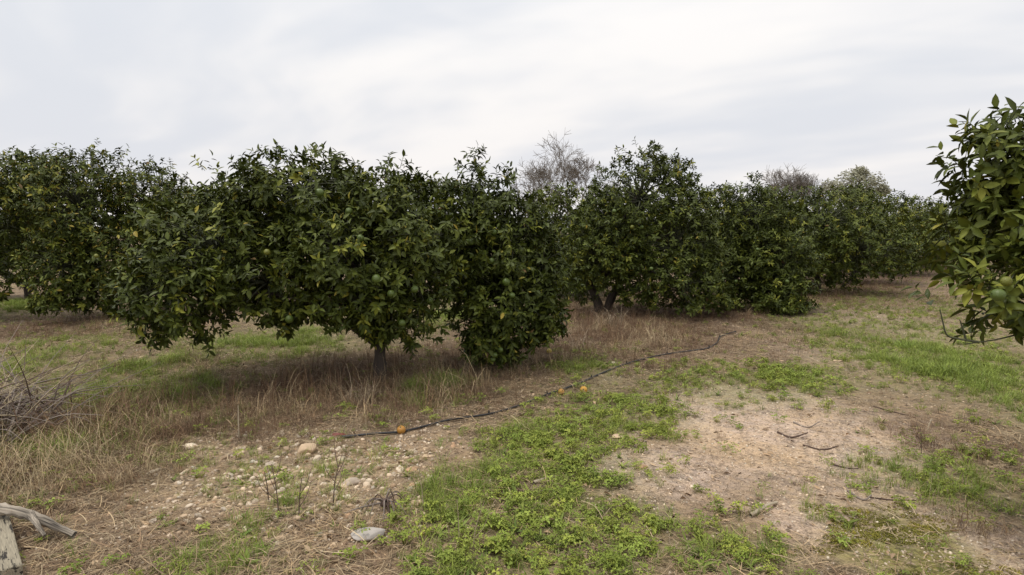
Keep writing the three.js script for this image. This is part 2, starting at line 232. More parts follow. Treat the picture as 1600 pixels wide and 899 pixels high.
citrusTree({ seed: 11, base: trunkAt(585, 6.33), label: 'wide low orange tree, slim dark trunk, long drooping bough over dry grass', leaves: 36000, shown: 300, size: 0.088, fork: 0.42, trunk: 0.06, yellow: 0.012, skirt: 0.28,
  lobes: [L(560, 395, 6.5, 0.88, 0.72, 0.9), L(470, 310, 6.6, 0.66, 0.50, 0.7), L(612, 338, 6.5, 0.40, 0.44, 0.5), L(340, 390, 6.4, 0.74, 0.58, 0.75), L(285, 455, 6.0, 0.62, 0.46, 0.55), L(630, 420, 6.3, 0.40, 0.74, 0.5), L(560, 470, 6.1, 0.50, 0.36, 0.4), L(420, 440, 6.2, 0.5, 0.42, 0.5), L(400, 330, 6.8, 0.44, 0.38, 0.5)],
  fruit: [fr(499, 301, 5.85, 0.042), fr(588, 436, 5.62, 0.043), fr(452, 499, 5.8, 0.04), fr(611, 459, 5.7, 0.036), fr(648, 452, 5.75, 0.035), fr(628, 505, 5.8, 0.035), fr(417, 394, 5.6, 0.03, 1), fr(545, 330, 5.9, 0.034), fr(563, 372, 5.7, 0.034), fr(672, 470, 5.95, 0.034)] });
citrusTree({ seed: 23, tint: -0.4, base: trunkAt(785, 7.35), label: 'narrow upright orange tree whose foliage hangs almost to the dry grass', leaves: 21000, shown: 300, size: 0.086, fork: 0.5, trunk: 0.06, skirt: 0.16,
  lobes: [L(745, 332, 7.3, 0.38, 0.50, 0.45), L(785, 390, 7.3, 0.54, 0.62, 0.6), L(735, 420, 7.2, 0.34, 0.6, 0.45), L(790, 478, 7.1, 0.58, 0.52, 0.5), L(838, 440, 7.3, 0.34, 0.58, 0.4), L(850, 490, 7.4, 0.24, 0.25, 0.3), L(772, 540, 6.95, 0.30, 0.22, 0.3)],
  fruit: [fr(735, 378, 6.75, 0.044), fr(768, 408, 6.7, 0.036), fr(791, 441, 6.6, 0.044), fr(702, 450, 6.75, 0.036), fr(725, 460, 6.75, 0.034), fr(772, 363, 6.75, 0.032), fr(763, 548, 6.6, 0.032), fr(773, 555, 6.6, 0.032), fr(782, 547, 6.6, 0.03), fr(840, 478, 6.9, 0.034), fr(800, 462, 6.6, 0.036), fr(770, 562, 6.62, 0.03)] });
citrusTree({ seed: 37, base: trunkAt(945, 11.7), label: 'tall orange tree with a forked trunk above a tuft of bleached grass', leaves: 34000, shown: 300, size: 0.09, split: [[914, 425], [975, 425]], fork: 0.75, trunk: 0.10, skirt: 0.22,
  lobes: [L(1000, 312, 11.7, 0.82, 0.80, 0.9), L(955, 365, 11.6, 0.62, 0.74, 0.8), L(1050, 385, 11.4, 0.80, 0.92, 0.8), L(1065, 450, 10.9, 0.68, 0.48, 0.6), L(945, 405, 11.2, 0.5, 0.42, 0.5), L(915, 385, 11.6, 0.42, 0.55, 0.5), L(915, 440, 11.9, 0.36, 0.3, 0.4), L(1000, 440, 11.4, 0.45, 0.4, 0.45), L(1085, 340, 11.7, 0.42, 0.42, 0.5), L(1050, 275, 11.8, 0.4, 0.32, 0.4), L(1105, 470, 11.2, 0.45, 0.4, 0.4)],
  fruit: [fr(988, 355, 10.8, 0.04, 1), fr(1003, 355, 10.8, 0.036), fr(910, 296, 10.9, 0.036), fr(1018, 420, 10.6, 0.036), fr(960, 330, 10.7, 0.036), fr(1001, 506, 10.4, 0.03)] });
citrusTree({ seed: 41, base: trunkAt(1190, 12.6), label: 'rounded orange tree drooping over bare litter where the hose disappears', leaves: 28000, shown: 300, size: 0.09, trunk: 0.09, skirt: 0.12,
  lobes: [L(1180, 345, 12.5, 0.68, 0.68, 0.8), L(1205, 405, 12.2, 0.74, 0.74, 0.8), L(1215, 462, 11.7, 0.58, 0.44, 0.5), L(1150, 425, 12.3, 0.58, 0.70, 0.6), L(1232, 488, 11.4, 0.26, 0.2, 0.3)],
  fruit: [fr(1184, 390, 11.4, 0.036), fr(1230, 440, 11.2, 0.036), fr(1150, 440, 11.6, 0.034)] });
citrusTree({ seed: 53, base: trunkAt(870, 15), label: 'pale green orange tree glimpsed between the narrow tree and the forked tree', leaves: 17000, size: 0.11, tint: 0.9, far: 1, skirt: 0.25, shown: 120, lobes: [L(868, 355, 15, 0.74, 0.95, 0.8), L(850, 420, 14.8, 0.7, 0.7, 0.7), L(905, 400, 15, 0.7, 0.8, 0.7), L(880, 438, 14.2, 0.9, 0.5, 0.6), L(915, 452, 13.6, 0.5, 0.32, 0.4)], fruit: [fr(836, 341, 14.1, 0.04, 1)] });
citrusTree({ seed: 61, base: trunkAt(165, 11.1), label: 'orange tree with yellowing lower leaves over a strip of dark dry grass', leaves: 34000, shown: 300, size: 0.092, yellow: 0.07, trunk: 0.07, skirt: 0.12, tint: 0.2,
  lobes: [L(125, 325, 11.2, 0.90, 0.92, 0.9), L(240, 325, 11.5, 0.66, 0.74, 0.8), L(95, 420, 10.6, 0.48, 0.62, 0.5), L(195, 405, 11, 0.8, 0.55, 0.7), L(60, 300, 11.6, 0.6, 0.6, 0.7), L(85, 470, 10.4, 0.26, 0.2, 0.3), L(150, 452, 10.8, 0.6, 0.36, 0.5), L(235, 440, 11.3, 0.5, 0.4, 0.5)],
  fruit: [fr(63, 327, 10.2, 0.036, 1), fr(150, 400, 10.1, 0.036, 1)] });
citrusTree({ seed: 67, base: trunkAt(32, 14.6), label: 'orange tree on a thin brown trunk beyond the yellowing tree', leaves: 13000, size: 0.125, far: 1, skirt: 0.5, fork: 0.8, trunk: 0.06, shown: 100, lobes: [L(20, 320, 14.6, 1.3, 1.15, 1.1), L(-40, 380, 14.2, 0.9, 0.7, 0.8), L(85, 375, 14.8, 0.9, 0.6, 0.8), L(60, 410, 14.4, 0.8, 0.45, 0.6)] });
citrusTree({ seed: 71, base: trunkAt(-70, 11.2), label: 'orange tree cut by the picture edge, leaning over green grass', leaves: 7000, size: 0.115, shown: 60, skirt: 0.2, lobes: [L(-60, 340, 11.2, 0.95, 0.95, 0.9), L(-45, 430, 10.8, 0.62, 0.5, 0.6)] });
const back = 'orange trees of the row behind, seen between the front crowns';
for (const [px, d, top, s, where] of [[330, 13.5, 304, 81, 'behind the drooping bough of the wide low tree'], [520, 14.5, 290, 83, 'directly behind the trunk of the wide low tree'], [690, 15.2, 292, 89, 'in the gap between the wide and narrow trees'], [1110, 17.5, 300, 107, 'in the notch between the forked and the rounded tree'], [985, 16.8, 296, 109, 'directly behind the forked tree'], [1225, 19, 304, 113, 'directly behind the rounded drooping tree']]) {
  const ry = (390 - top) / 2 * d / F;
  citrusTree({ seed: s, base: trunkAt(px, d), label: 'dark tree of the second row ' + where, group: back, leaves: 9000, size: 0.13, far: 1, skirt: 0.4, lobes: [L(px, (top + 390) / 2, d, 1.15, ry, 1.1), L(px - 35, 400, d, 0.8, 0.6, 0.8), L(px + 40, 395, d, 0.85, 0.65, 0.8)] });
}
const lane = 'orange trees lining the grassy lane into the distance';
[[1285, 15.8, 304, 444, 91], [1340, 19, 306, 436, 93], [1392, 22.5, 312, 428, 95], [1436, 26, 316, 421, 97], [1474, 30, 320, 413, 99], [1504, 35, 325, 404, 101], [1528, 40, 328, 399, 103], [1548, 47, 331, 393, 105]].forEach(([px, d, top, bot, s], i) => {
  const m = d / F, cy = (top + bot) / 2, ry = (bot - top) / 2 * m;
  citrusTree({ seed: s, base: trunkAt(px, d), label: ['full orange tree next along the lane beyond the rounded drooping tree', 'orange tree with a dark hollow in its side, below the grey olive tree', 'far orange tree along the lane, below the olive tree', 'far orange tree along the lane with a loose shoot above its crown', 'far orange tree along the lane, fourth from the row end', 'far orange tree along the lane just before the last two of the row', 'last but one orange tree of the lane row', 'farthest orange tree at the row end of the lane'][i], group: lane, leaves: 19000 - i * 1500, size: 0.105 + i * 0.009, far: i > 0 ? 1 : 0, skirt: 0.12, tint: 0.4, shown: i === 0 ? 150 : 0,
    swell: 1.12, lobes: [L(px, cy - ry * 0.3 / m, d, 1.15, ry * 0.72, 1.15), L(px - 1.0 / m, cy + ry * 0.2 / m, d - 0.2, 1.05, ry * 0.7, 1.0), L(px + 0.9 / m, cy + ry * 0.2 / m, d - 0.4, 1.0, ry * 0.7, 1.0)] });
});
citrusTree({ seed: 131, base: trunkAt(1900, 3.3), label: 'orange tree reaching in close with broad glossy leaves and green fruit', leaves: 8500, shown: 300, size: 0.082, trunk: 0.07, tint: 0.9, yellow: 0.004, swell: 1, skirt: 0.6,
  lobes: [L(1556, 272, 3.1, 0.15, 0.12, 0.15), L(1575, 340, 3.05, 0.16, 0.13, 0.16), L(1560, 462, 2.88, 0.12, 0.12, 0.13), L(1590, 215, 3.1, 0.12, 0.1, 0.12), L(1580, 405, 3.0, 0.14, 0.12, 0.15), L(1605, 295, 3.05, 0.17, 0.14, 0.2), L(1695, 275, 3.1, 0.27, 0.26, 0.3), L(1630, 365, 3.0, 0.2, 0.2, 0.28), L(1615, 460, 2.9, 0.12, 0.12, 0.16), L(1700, 430, 3.0, 0.3, 0.28, 0.3), L(1850, 330, 3.3, 0.55, 0.6, 0.55)],
  sprays: [[at(1515, 275, 3.1), 0.08, 10, 0.8], [at(1560, 225, 3.1), 0.09, 7, 0.6], [at(1600, 188, 3.1), 0.06, 4, 1], [at(1490, 375, 3.3), 0.09, 10, 2.2], [at(1498, 408, 3.3), 0.08, 9, 0.6], [at(1515, 445, 2.9), 0.06, 4, -0.4], [at(1575, 505, 2.85), 0.07, 6, -0.5], [at(1550, 330, 3.1), 0.08, 5, 0.4], [at(1468, 478, 2.8), 0.02, 1, 0.2]],
  bare: [[at(1640, 505, 2.95), at(1570, 528, 2.85), at(1530, 535, 2.8), at(1508, 538, 2.8)], [at(1530, 535, 2.8), at(1500, 530, 2.8), at(1480, 524, 2.8), at(1474, 505, 2.8), at(1469, 484, 2.8)], [at(1700, 450, 3), at(1610, 455, 2.95), at(1560, 450, 2.9), at(1515, 448, 2.9)], [at(1640, 380, 3.1), at(1560, 395, 3.2), at(1495, 400, 3.3), at(1490, 375, 3.3)], [at(1650, 300, 3.1), at(1580, 275, 3.1), at(1520, 270, 3.1)], [at(1510, 533, 2.8), at(1505, 515, 2.8), at(1500, 500, 2.8)]],
  fruit: [fr(1560, 461, 2.66, 0.029), fr(1573, 440, 2.7, 0.023, 1)] });

// ---------------------------------------------------------------- far trees and house
const greyBark = mat(0.17, 0.145, 0.12);
function bareTree(label, base, height, spread, seed) {
  const r = rng(seed), g = thing('bare_tree', label, 'tree', base, 'leafless trees beyond the orchard'), tw = [];
  const grow = (p, d, len, rad, lv, root) => {
    const e = p.clone().addScaledVector(d, len), mid = p.clone().lerp(e, 0.5).add(V((r() - 0.5), (r() - 0.5), (r() - 0.5)).multiplyScalar(len * 0.16)), geo = tube([p, mid, e], rad, rad * 0.62, lv < 2 ? 6 : 3, lv < 4 ? 4 : 2);
    if (lv === 0) part('trunk', geo, greyBark, g); else if (lv === 1) part('limb', geo, greyBark, g); else tw.push(geo);
    if (lv >= 6) return;
    const n = lv === 0 ? 7 : lv >= 3 ? 4 : 3;
    for (let k = 0; k < n; k++) { const a = r() * 6.28, th = 0.3 + r() * 0.75, e1 = perp(d), e2 = d.clone().cross(e1), nd = d.clone().multiplyScalar(Math.cos(th)).addScaledVector(e1, Math.sin(th) * Math.cos(a) * spread).addScaledVector(e2, Math.sin(th) * Math.sin(a) * spread).add(V(0, 0.12, 0)).normalize(); grow(p.clone().lerp(e, k === 0 ? 1 : 0.55 + r() * 0.45), nd, len * (0.6 + r() * 0.22), Math.max(0.0105, rad * 0.52), lv + 1); }
  };
  grow(V(0, -0.1, 0), V(0.03, 1, 0).normalize(), height * 0.34, height * 0.016, 0);
  part('twigs', mergeGeometries(tw), greyBark, g, 'stuff');
}
bareTree('tall leafless tree with a spreading net of grey twigs behind the forked orange tree', trunkAt(898, 40), 7.9, 1.2, 7);
bareTree('small leafless tree with thin reddish grey twigs beside the olive tree', trunkAt(1262, 44), 7.0, 1.1, 19);
{
  const base = trunkAt(1335, 42), r = rng(77), g = thing('olive_tree', 'grey green olive tree with a rounded airy crown above the lane trees', 'tree', base), geo = leafGeometry(0.1, 0.05, 0.3);
  part('trunk', tube([V(0, -0.1, 0), V(0.1, 0.8, 0), V(0, 1.6, 0.1)], 0.26, 0.18, 8, 8, 0.2), greyBark, g);
  const blobs = [[1330, 282, 1.1, 0.95], [1298, 294, 0.9, 0.75], [1362, 286, 0.95, 0.8], [1345, 270, 0.6, 0.5], [1380, 298, 0.5, 0.5], [1315, 305, 0.9, 0.6], [1352, 305, 0.9, 0.6]].map(([x, y, a, b]) => ({ c: at(x, y, 42).sub(base), a, b }));
  for (const b of blobs) part('limb', tube([V(0, 1.5, 0), b.c.clone().multiplyScalar(0.6).add(V(0, 0.6, 0)), b.c], 0.09, 0.03, 5, 6), greyBark, g);
  const n = 6500, im = new THREE.InstancedMesh(geo, new THREE.MeshStandardMaterial({ color: lin(1, 1, 1), roughness: 0.7, side: THREE.DoubleSide, vertexColors: true }), n), c = new THREE.Color(), e = new THREE.Euler();
  for (let i = 0; i < n; i++) { const b = blobs[Math.floor(r() * blobs.length)], z = r() * 2 - 1, a = r() * 6.28, q = Math.sqrt(1 - z * z), cl = noise(z * 2 + 5, a * 1.2, b.c.x), R = (0.5 + 0.6 * cl) * Math.pow(r(), 0.35), s = 0.13 + r() * 0.1; tmpM.compose(V(b.c.x + q * Math.cos(a) * b.a * R, b.c.y + z * b.b * R, b.c.z + q * Math.sin(a) * b.a * R), tmpQ.setFromEuler(e.set(r() * 6.28, r() * 6.28, r() * 6.28)), V(s, s, s)); im.setMatrixAt(i, tmpM); const k = 0.8 + r() * 0.5; im.setColorAt(i, c.setRGB(0.29 * k, 0.29 * k, 0.21 * k)); }
  im.name = 'foliage'; im.userData.kind = 'stuff'; im.castShadow = im.receiveShadow = true; g.add(im);
}
{ // farm building far down the lane
  const base = trunkAt(1560, 95); const g = thing('farm_shed', 'small grey farm shed with a low pitched roof far beyond the lane', 'building', base);
  const wall = mat(0.42, 0.43, 0.46), roof = mat(0.3, 0.31, 0.34);
  part('wall', new THREE.BoxGeometry(7, 2.2, 5).translate(0, 1.05, 0), wall, g);
  const s = new THREE.Shape([new THREE.Vector2(-2.8, 0), new THREE.Vector2(2.8, 0), new THREE.Vector2(0, 0.8)]);
  part('roof', new THREE.ExtrudeGeometry(s, { depth: 7.5, bevelEnabled: false }).rotateY(Math.PI / 2).translate(-3.75, 2.152, 0), roof, g);
  part('door', new THREE.BoxGeometry(1.2, 1.9, 0.06).translate(1.5, 0.92, 2.54), mat(0.12, 0.12, 0.13), g);
}
{ // a wood along the skyline
  const r = rng(303), n = 16000, geo = leafGeometry(0.2, 0.1, 0.6), im = new THREE.InstancedMesh(geo, new THREE.MeshStandardMaterial({ color: lin(1, 1, 1), roughness: 0.8, side: THREE.DoubleSide, vertexColors: true }), n), c = new THREE.Color(), e = new THREE.Euler();
  for (let i = 0; i < n; i++) { const a = -1.1 + r() * 2.3, d = 125 + r() * 25, x = Math.sin(a) * d, z = -Math.cos(a) * d, top = 2.2 + 2.4 * noise(a * 26, 3) + 1.2 * noise(a * 90, 7), s = 0.7 + r() * 0.6; tmpM.compose(V(x, top * Math.pow(r(), 0.7), z), tmpQ.setFromEuler(e.set(r() * 6.28, r() * 6.28, r() * 6.28)), V(s, s, s)); im.setMatrixAt(i, tmpM); const k = 0.7 + r() * 0.6; im.setColorAt(i, c.setRGB(0.05 * k, 0.065 * k, 0.035 * k)); }
  im.name = 'far_woods'; tag(im, 'dark far-off line of trees along the skyline', 'woods', null, 'stuff'); im.castShadow = im.receiveShadow = true; scene.add(im);
}

// ---------------------------------------------------------------- ground cover
function bladeTuft(seed, n, len, wid, lean, spread, curve = 1) {
  const r = rng(seed), pos = [], col = [], idx = [];
  for (let k = 0; k < n; k++) {
    const a = r() * 6.28, L0 = len * (0.45 + 0.75 * r()), ln = lean * (0.25 + r()), R = spread * Math.sqrt(r()), a2 = r() * 6.28, x0 = Math.cos(a2) * R, z0 = Math.sin(a2) * R, w = wid * (0.7 + 0.6 * r()), sx = -Math.sin(a), sz = Math.cos(a), b = pos.length / 3, tone = 0.75 + r() * 0.5;
    for (let s = 0; s < 4; s++) { const t = s / 3, out = Math.sin(ln * t * (1 + curve * t) * 0.9) * L0 * t, up = Math.cos(Math.min(2.2, ln * t * (1 + curve * t) * 0.8)) * L0 * t, ww = w * (1 - t * t * 0.95) / 2; for (const q of s === 3 ? [0] : [-1, 1]) { pos.push(x0 + Math.cos(a) * out + sx * ww * q, up - 0.012, z0 + Math.sin(a) * out + sz * ww * q); col.push(tone, tone, tone); } }
    idx.push(b, b + 1, b + 2, b + 1, b + 3, b + 2, b + 2, b + 3, b + 4, b + 3, b + 5, b + 4, b + 4, b + 5, b + 6);
  }
  const g = new THREE.BufferGeometry(); g.setAttribute('position', new THREE.Float32BufferAttribute(pos, 3)); g.setAttribute('color', new THREE.Float32BufferAttribute(col, 3)); g.setIndex(idx); g.computeVertexNormals(); return g;
}
function weedTuft(seed, n, leaf, spread, height) {                    // small clover-like herb: short stems with three leaflets
  const r = rng(seed), pos = [], col = [], idx = [];
  for (let k = 0; k < n; k++) {
    const a = r() * 6.28, R = spread * Math.sqrt(r()), x = Math.cos(a) * R, z = Math.sin(a) * R, y = height * (0.3 + 0.7 * r()), tone = 0.7 + r() * 0.6, ti = (r() - 0.5) * 0.9, tk = (r() - 0.5) * 0.9, b0 = pos.length / 3;
    pos.push(x * 0.4 - 0.002, -0.01, z * 0.4, x * 0.4 + 0.002, -0.01, z * 0.4, x, y, z); for (let q = 0; q < 3; q++) col.push(tone * 0.9, tone * 0.8, tone * 0.6); idx.push(b0, b0 + 1, b0 + 2);
    const rot = r() * 6.28;
    for (let q = 0; q < 3; q++) { const an = rot + q * 2.094 + (r() - 0.5) * 0.4, l = leaf * (0.7 + 0.6 * r()), c = Math.cos(an), s = Math.sin(an), b = pos.length / 3, P = (u, v, h) => { const X = c * u - s * v, W = s * u + c * v; pos.push(x + X, y + X * ti + W * tk + h, z + W); col.push(tone, tone, tone); }; P(0, 0, 0); P(l * 0.6, l * 0.34, 0.004); P(l, 0, -0.002); P(l * 0.6, -l * 0.34, 0.004); idx.push(b, b + 1, b + 2, b, b + 2, b + 3); }
  }
  const g = new THREE.BufferGeometry(); g.setAttribute('position', new THREE.Float32BufferAttribute(pos, 3)); g.setAttribute('color', new THREE.Float32BufferAttribute(col, 3)); g.setIndex(idx); g.computeVertexNormals(); return g;
}
function straws(seed, n, len, wid, spread, lift) {                    // a handful of straws lying crossed on the ground
  const r = rng(seed), pos = [], col = [], idx = [];
  for (let k = 0; k < n; k++) {
    const a = r() * 6.28, x = (r() - 0.5) * 2 * spread, z = (r() - 0.5) * 2 * spread, y = 0.004 + r() * lift, dy = (r() - 0.5) * lift * 1.4, l = len * (0.3 + r()), bend = (r() - 0.5) * 0.5, tone = 0.55 + r() * 0.8, b = pos.length / 3, w = wid * (0.6 + r() * 0.8) / 2;
    for (let s = 0; s < 4; s++) { const t = s / 3 - 0.5, an = a + bend * t, X = x + Math.cos(an) * l * t, Zz = z + Math.sin(an) * l * t, Y = Math.max(0.003, y + dy * t * 2 + lift * 0.5 * (0.25 - t * t)); pos.push(X - Math.sin(a) * w, Y, Zz + Math.cos(a) * w, X + Math.sin(a) * w, Y + w * 0.6, Zz - Math.cos(a) * w); col.push(tone, tone, tone, tone, tone, tone); if (s) { const q = b + s * 2; idx.push(q - 2, q - 1, q, q - 1, q + 1, q); } }
  }
  const g = new THREE.BufferGeometry(); g.setAttribute('position', new THREE.Float32BufferAttribute(pos, 3)); g.setAttribute('color', new THREE.Float32BufferAttribute(col, 3)); g.setIndex(idx); g.computeVertexNormals(); return g;
}
function stoneGeometry(seed, detail = 2, flat = 0.7, nc = 7, lo = 0.62) {
  const g = mergeVertices(new THREE.IcosahedronGeometry(1, detail).deleteAttribute('normal').deleteAttribute('uv')), p = g.attributes.position, r = rng(seed), cuts = [];
  for (let k = 0; k < nc; k++) { const z = r() * 2 - 1, a = r() * 6.28, q = Math.sqrt(1 - z * z); cuts.push([V(q * Math.cos(a), z, q * Math.sin(a)), lo + r() * 0.3]); }
  const sx = 0.85 + r() * 0.4, sz = 0.7 + r() * 0.4;
  for (let i = 0; i < p.count; i++) { const v = V(p.getX(i), p.getY(i), p.getZ(i)).multiplyScalar(0.85 + 0.3 * noise(p.getX(i) * 1.4 + seed, p.getY(i) * 1.4, p.getZ(i) * 1.4) + (detail > 2 ? 0.05 * (noise(p.getX(i) * 7, p.getY(i) * 7 + seed, p.getZ(i) * 7) - 0.5) : 0)); for (const [n, d] of cuts) { const o = v.dot(n) - d; if (o > 0) v.addScaledVector(n, -o * 0.8); } p.setXYZ(i, v.x * sx, v.y * flat, v.z * sz); }
  g.computeVertexNormals(); return g;
}
const HOSE = [[545, 687], [585, 685], [625, 682], [665, 673], [700, 665], [760, 650], [810, 633], [860, 616], [900, 601], [935, 588], [970, 574], [1000, 564], [1035, 557], [1075, 552], [1105, 546], [1120, 538], [1126, 528], [1150, 518]].map(([x, y]) => onGround(x, y));
const KEEP = [[481, 708, 0.1], [912, 611, 0.09], [877, 615, 0.08], [627, 682, 0.09], [575, 856, 0.12], [643, 744, 0.07], [550, 763, 0.07], [958, 566, 0.08], [602, 808, 0.06]].map(([x, y, q]) => [onGround(x, y), q]);
const clear = (x, z) => { for (const [p, q] of KEEP) if (Math.hypot(x - p.x, z - p.z - 0.03) < q) return true; for (let i = 1; i < HOSE.length; i++) { const a = HOSE[i - 1], b = HOSE[i], dx = b.x - a.x, dz = b.z - a.z, t = clamp(((x - a.x) * dx + (z - a.z) * dz) / (dx * dx + dz * dz)); if (Math.hypot(x - a.x - dx * t, z - a.z - dz * t) < 0.06) return true; } return false; };
/* scatter: copies over the ground in front of the camera, as many as `want` says (0..1 at x, z), thinner with distance */
function scatter(name, label, category, geos, material, tries, want, size, tint, seed, o = {}) {
  const r = rng(seed), lists = geos.map(() => []), far = o.far || 26, e = new THREE.Euler();
  for (let k = 0; k < tries; k++) {
    const d = 1.6 + (far - 1.6) * Math.pow(r(), o.near || 1.25), x = (r() * 2 - 1) * (d * 0.9 + 1.6), z = -d, w = want(x, z);
    if (r() > w || (!o.anywhere && clear(x, z) && r() < 0.86)) continue;
    const s = size(r, x, z, w), y = groundY(x, z) + (o.sink || 0) * s;
    lists[Math.floor(r() * geos.length)].push([tmpM.clone().compose(V(x, y, z), tmpQ.setFromEuler(o.tumble ? e.set((r() - 0.5) * o.tumble, r() * 6.28, (r() - 0.5) * o.tumble) : e.set((r() - 0.5) * 0.2, r() * 6.28, (r() - 0.5) * 0.2)), V(s * (0.85 + 0.3 * r()), s * (o.tall ? o.tall(r, x, z) : 1), s)), tint(r, x, z)]);
  }
  lists.forEach((l, i) => { if (!l.length) return; const im = new THREE.InstancedMesh(geos[i], material, l.length); im.name = numbered(name); l.forEach(([m, c], q) => { im.setMatrixAt(q, m); im.setColorAt(q, c); }); tag(im, label, category, null, 'stuff'); im.castShadow = im.receiveShadow = true; scene.add(im); });
}
const cover = (rough, tr = 0) => tr ? new THREE.MeshPhysicalMaterial({ color: lin(1, 1, 1), roughness: rough, transmission: tr, thickness: 0, vertexColors: true, side: THREE.DoubleSide, specularIntensity: 0.4 }) : new THREE.MeshStandardMaterial({ color: lin(1, 1, 1), roughness: rough, vertexColors: true, side: THREE.DoubleSide });
const jit = (r, a, b, t = r()) => { const k = 0.8 + 0.4 * r(), w = (r() - 0.5) * 0.14; return lin(mix(a[0], b[0], t) * k * (1 + w), mix(a[1], b[1], t) * k, mix(a[2], b[2], t) * k * (1 - w)); };
const patch = (x, z, s, k) => fbm(x * s + k, z * s, k, 3);
scatter('clover_weeds', 'low bright green clover-like weeds over the soil', 'weeds', [weedTuft(1, 14, 0.015, 0.05, 0.06), weedTuft(2, 18, 0.012, 0.07, 0.05), weedTuft(3, 10, 0.019, 0.05, 0.045)], cover(0.75, 0.2), 230000,
  (x, z) => Z.weeds(x, z) * (0.5 * step(0.44, 0.68, patch(x, z, 2.3, 3)) * (0.06 + 0.94 * step(0.42, 0.62, patch(x, z, 6, 6))) + 0.09) * (1 - 0.8 * Z.sand(x, z)) + 0.008, (r) => 0.55 + r() * 0.8, (r) => jit(r, [0.185, 0.235, 0.036], [0.31, 0.36, 0.068]), 501, { near: 1.3 });
scatter('green_grass', 'fresh green grass growing in patches', 'grass', [bladeTuft(11, 18, 0.16, 0.0045, 0.7, 0.05), bladeTuft(12, 14, 0.12, 0.004, 0.9, 0.06), bladeTuft(13, 22, 0.2, 0.0045, 0.55, 0.06)], cover(0.7, 0.2), 300000,
  (x, z) => Z.grass(x, z) * (0.2 + 0.8 * step(0.31, 0.56, patch(x, z, 1.9, 5)) * (0.3 + 0.7 * step(0.35, 0.6, patch(x, z, 5.5, 15)))) * 0.9 + Z.weeds(x, z) * 0.3 * step(0.4, 0.6, patch(x, z, 3.4, 61)) + (0.04 * step(0.48, 0.62, patch(x, z, 1.2, 9)) + 0.008) * (1 - Z.sand(x, z)), (r, x, z, w) => (0.4 + r() * 0.7) * (0.5 + 0.6 * w), (r) => jit(r, [0.17, 0.23, 0.034], [0.29, 0.35, 0.068]), 502, { near: 1.1, far: 32 });
scatter('dry_grass', 'tangled brown dead grass under the trees', 'grass', [bladeTuft(21, 16, 0.30, 0.0034, 1.5, 0.1, 1.6), bladeTuft(22, 14, 0.32, 0.003, 2.1, 0.12, 1.5), bladeTuft(23, 9, 0.42, 0.0034, 0.8, 0.06), bladeTuft(24, 12, 0.24, 0.003, 1.9, 0.12, 0.6)], cover(0.85), 130000,
  (x, z) => Math.min(1, Z.dry(x, z) * (0.25 + 0.7 * step(0.32, 0.6, patch(x, z, 2.1, 12))) + 0.45 * Z.tall(x, z) + 0.5 * rowBand(x, z)) + 0.01, (r, x, z, w) => (0.25 + 0.9 * r() * r() + 0.3 * r()) * (0.45 + 0.35 * w + 0.4 * Z.tall(x, z)), (r, x, z) => patch(x, z, 1.3, 44) + r() * 0.5 > (x < -1.8 && z > -5 ? 0.91 : 0.95) ? jit(r, [0.28, 0.205, 0.115], [0.43, 0.33, 0.19]) : jit(r, [0.10, 0.054, 0.030], [0.26, 0.165, 0.085], r() * r()), 503, { near: 1.1, far: 32 });
scatter('straw_litter', 'straw and short dry stems strewn on the soil', 'litter', [straws(31, 14, 0.12, 0.0026, 0.13, 0.014), straws(32, 10, 0.18, 0.003, 0.15, 0.025), straws(33, 18, 0.07, 0.0026, 0.12, 0.008)], cover(0.85), 80000,
  (x, z) => Math.max(Z.litter(x, z) * 0.75, Z.dry(x, z) * 0.7, 0.10 + 0.25 * step(0.48, 0.62, patch(x, z, 1.7, 22))) * (1 - 0.95 * Z.sand(x, z)) * (1 - 0.3 * Z.stony(x, z)), (r) => 0.5 + r() * 0.6, (r) => jit(r, [0.20, 0.132, 0.078], [0.45, 0.34, 0.2]), 504, { near: 1.25, far: 20 });
scatter('leaf_litter', 'fallen brown leaves and bark crumbs on the soil', 'litter', [leafGeometry(0.3, 0.35, 0.5), leafGeometry(0.1, -0.2, 0.45), leafGeometry(0.5, 0.1, 0.4)], cover(0.8), 190000,
  (x, z) => Math.max(Z.litter(x, z) * 0.7, Z.dry(x, z) * 0.45, 0.16) * (1 - 0.5 * Z.sand(x, z)), (r) => 0.012 + r() * r() * 0.05, (r) => jit(r, [0.12, 0.075, 0.05], [0.46, 0.34, 0.22]), 505, { near: 1.2, far: 20, tumble: 1.2, sink: 0.12 });
scatter('moss', 'olive yellow moss crusting the damp sand', 'moss', [weedTuft(41, 26, 0.006, 0.04, 0.006), weedTuft(42, 30, 0.005, 0.05, 0.005)], cover(0.9), 90000, (x, z) => Z.moss(x, z) * step(0.4, 0.58, patch(x, z, 4.5, 51)) * 0.5, (r) => 0.6 + r() * 0.7, (r) => jit(r, [0.19, 0.185, 0.03], [0.32, 0.29, 0.05]), 507, { near: 1.9, far: 8 });
scatter('rosette_weeds', 'flat leafy rosettes and seedlings among the low weeds', 'weeds', [0, 1].map((q) => mergeGeometries(Array.from({ length: 9 }, (_, k) => leafGeometry(0.2, 0.2 + 0.1 * (k % 3), 0.3 + 0.12 * q).scale(0.055, 0.055, 0.05 + 0.02 * (k % 4)).rotateX(-0.5 - 0.12 * (k % 4)).rotateY(k * 2.4 + q)))), cover(0.7, 0.15), 26000, (x, z) => Z.weeds(x, z) * 0.35 * step(0.4, 0.6, patch(x, z, 3, 71)) * (1 - Z.sand(x, z)) + (Z.grass(x, z) * 0.1 + 0.008) * (1 - Z.sand(x, z)), (r) => 0.3 + r() * 0.55, (r) => jit(r, [0.11, 0.16, 0.03], [0.24, 0.29, 0.07]), 508, { near: 1.3, far: 14 });
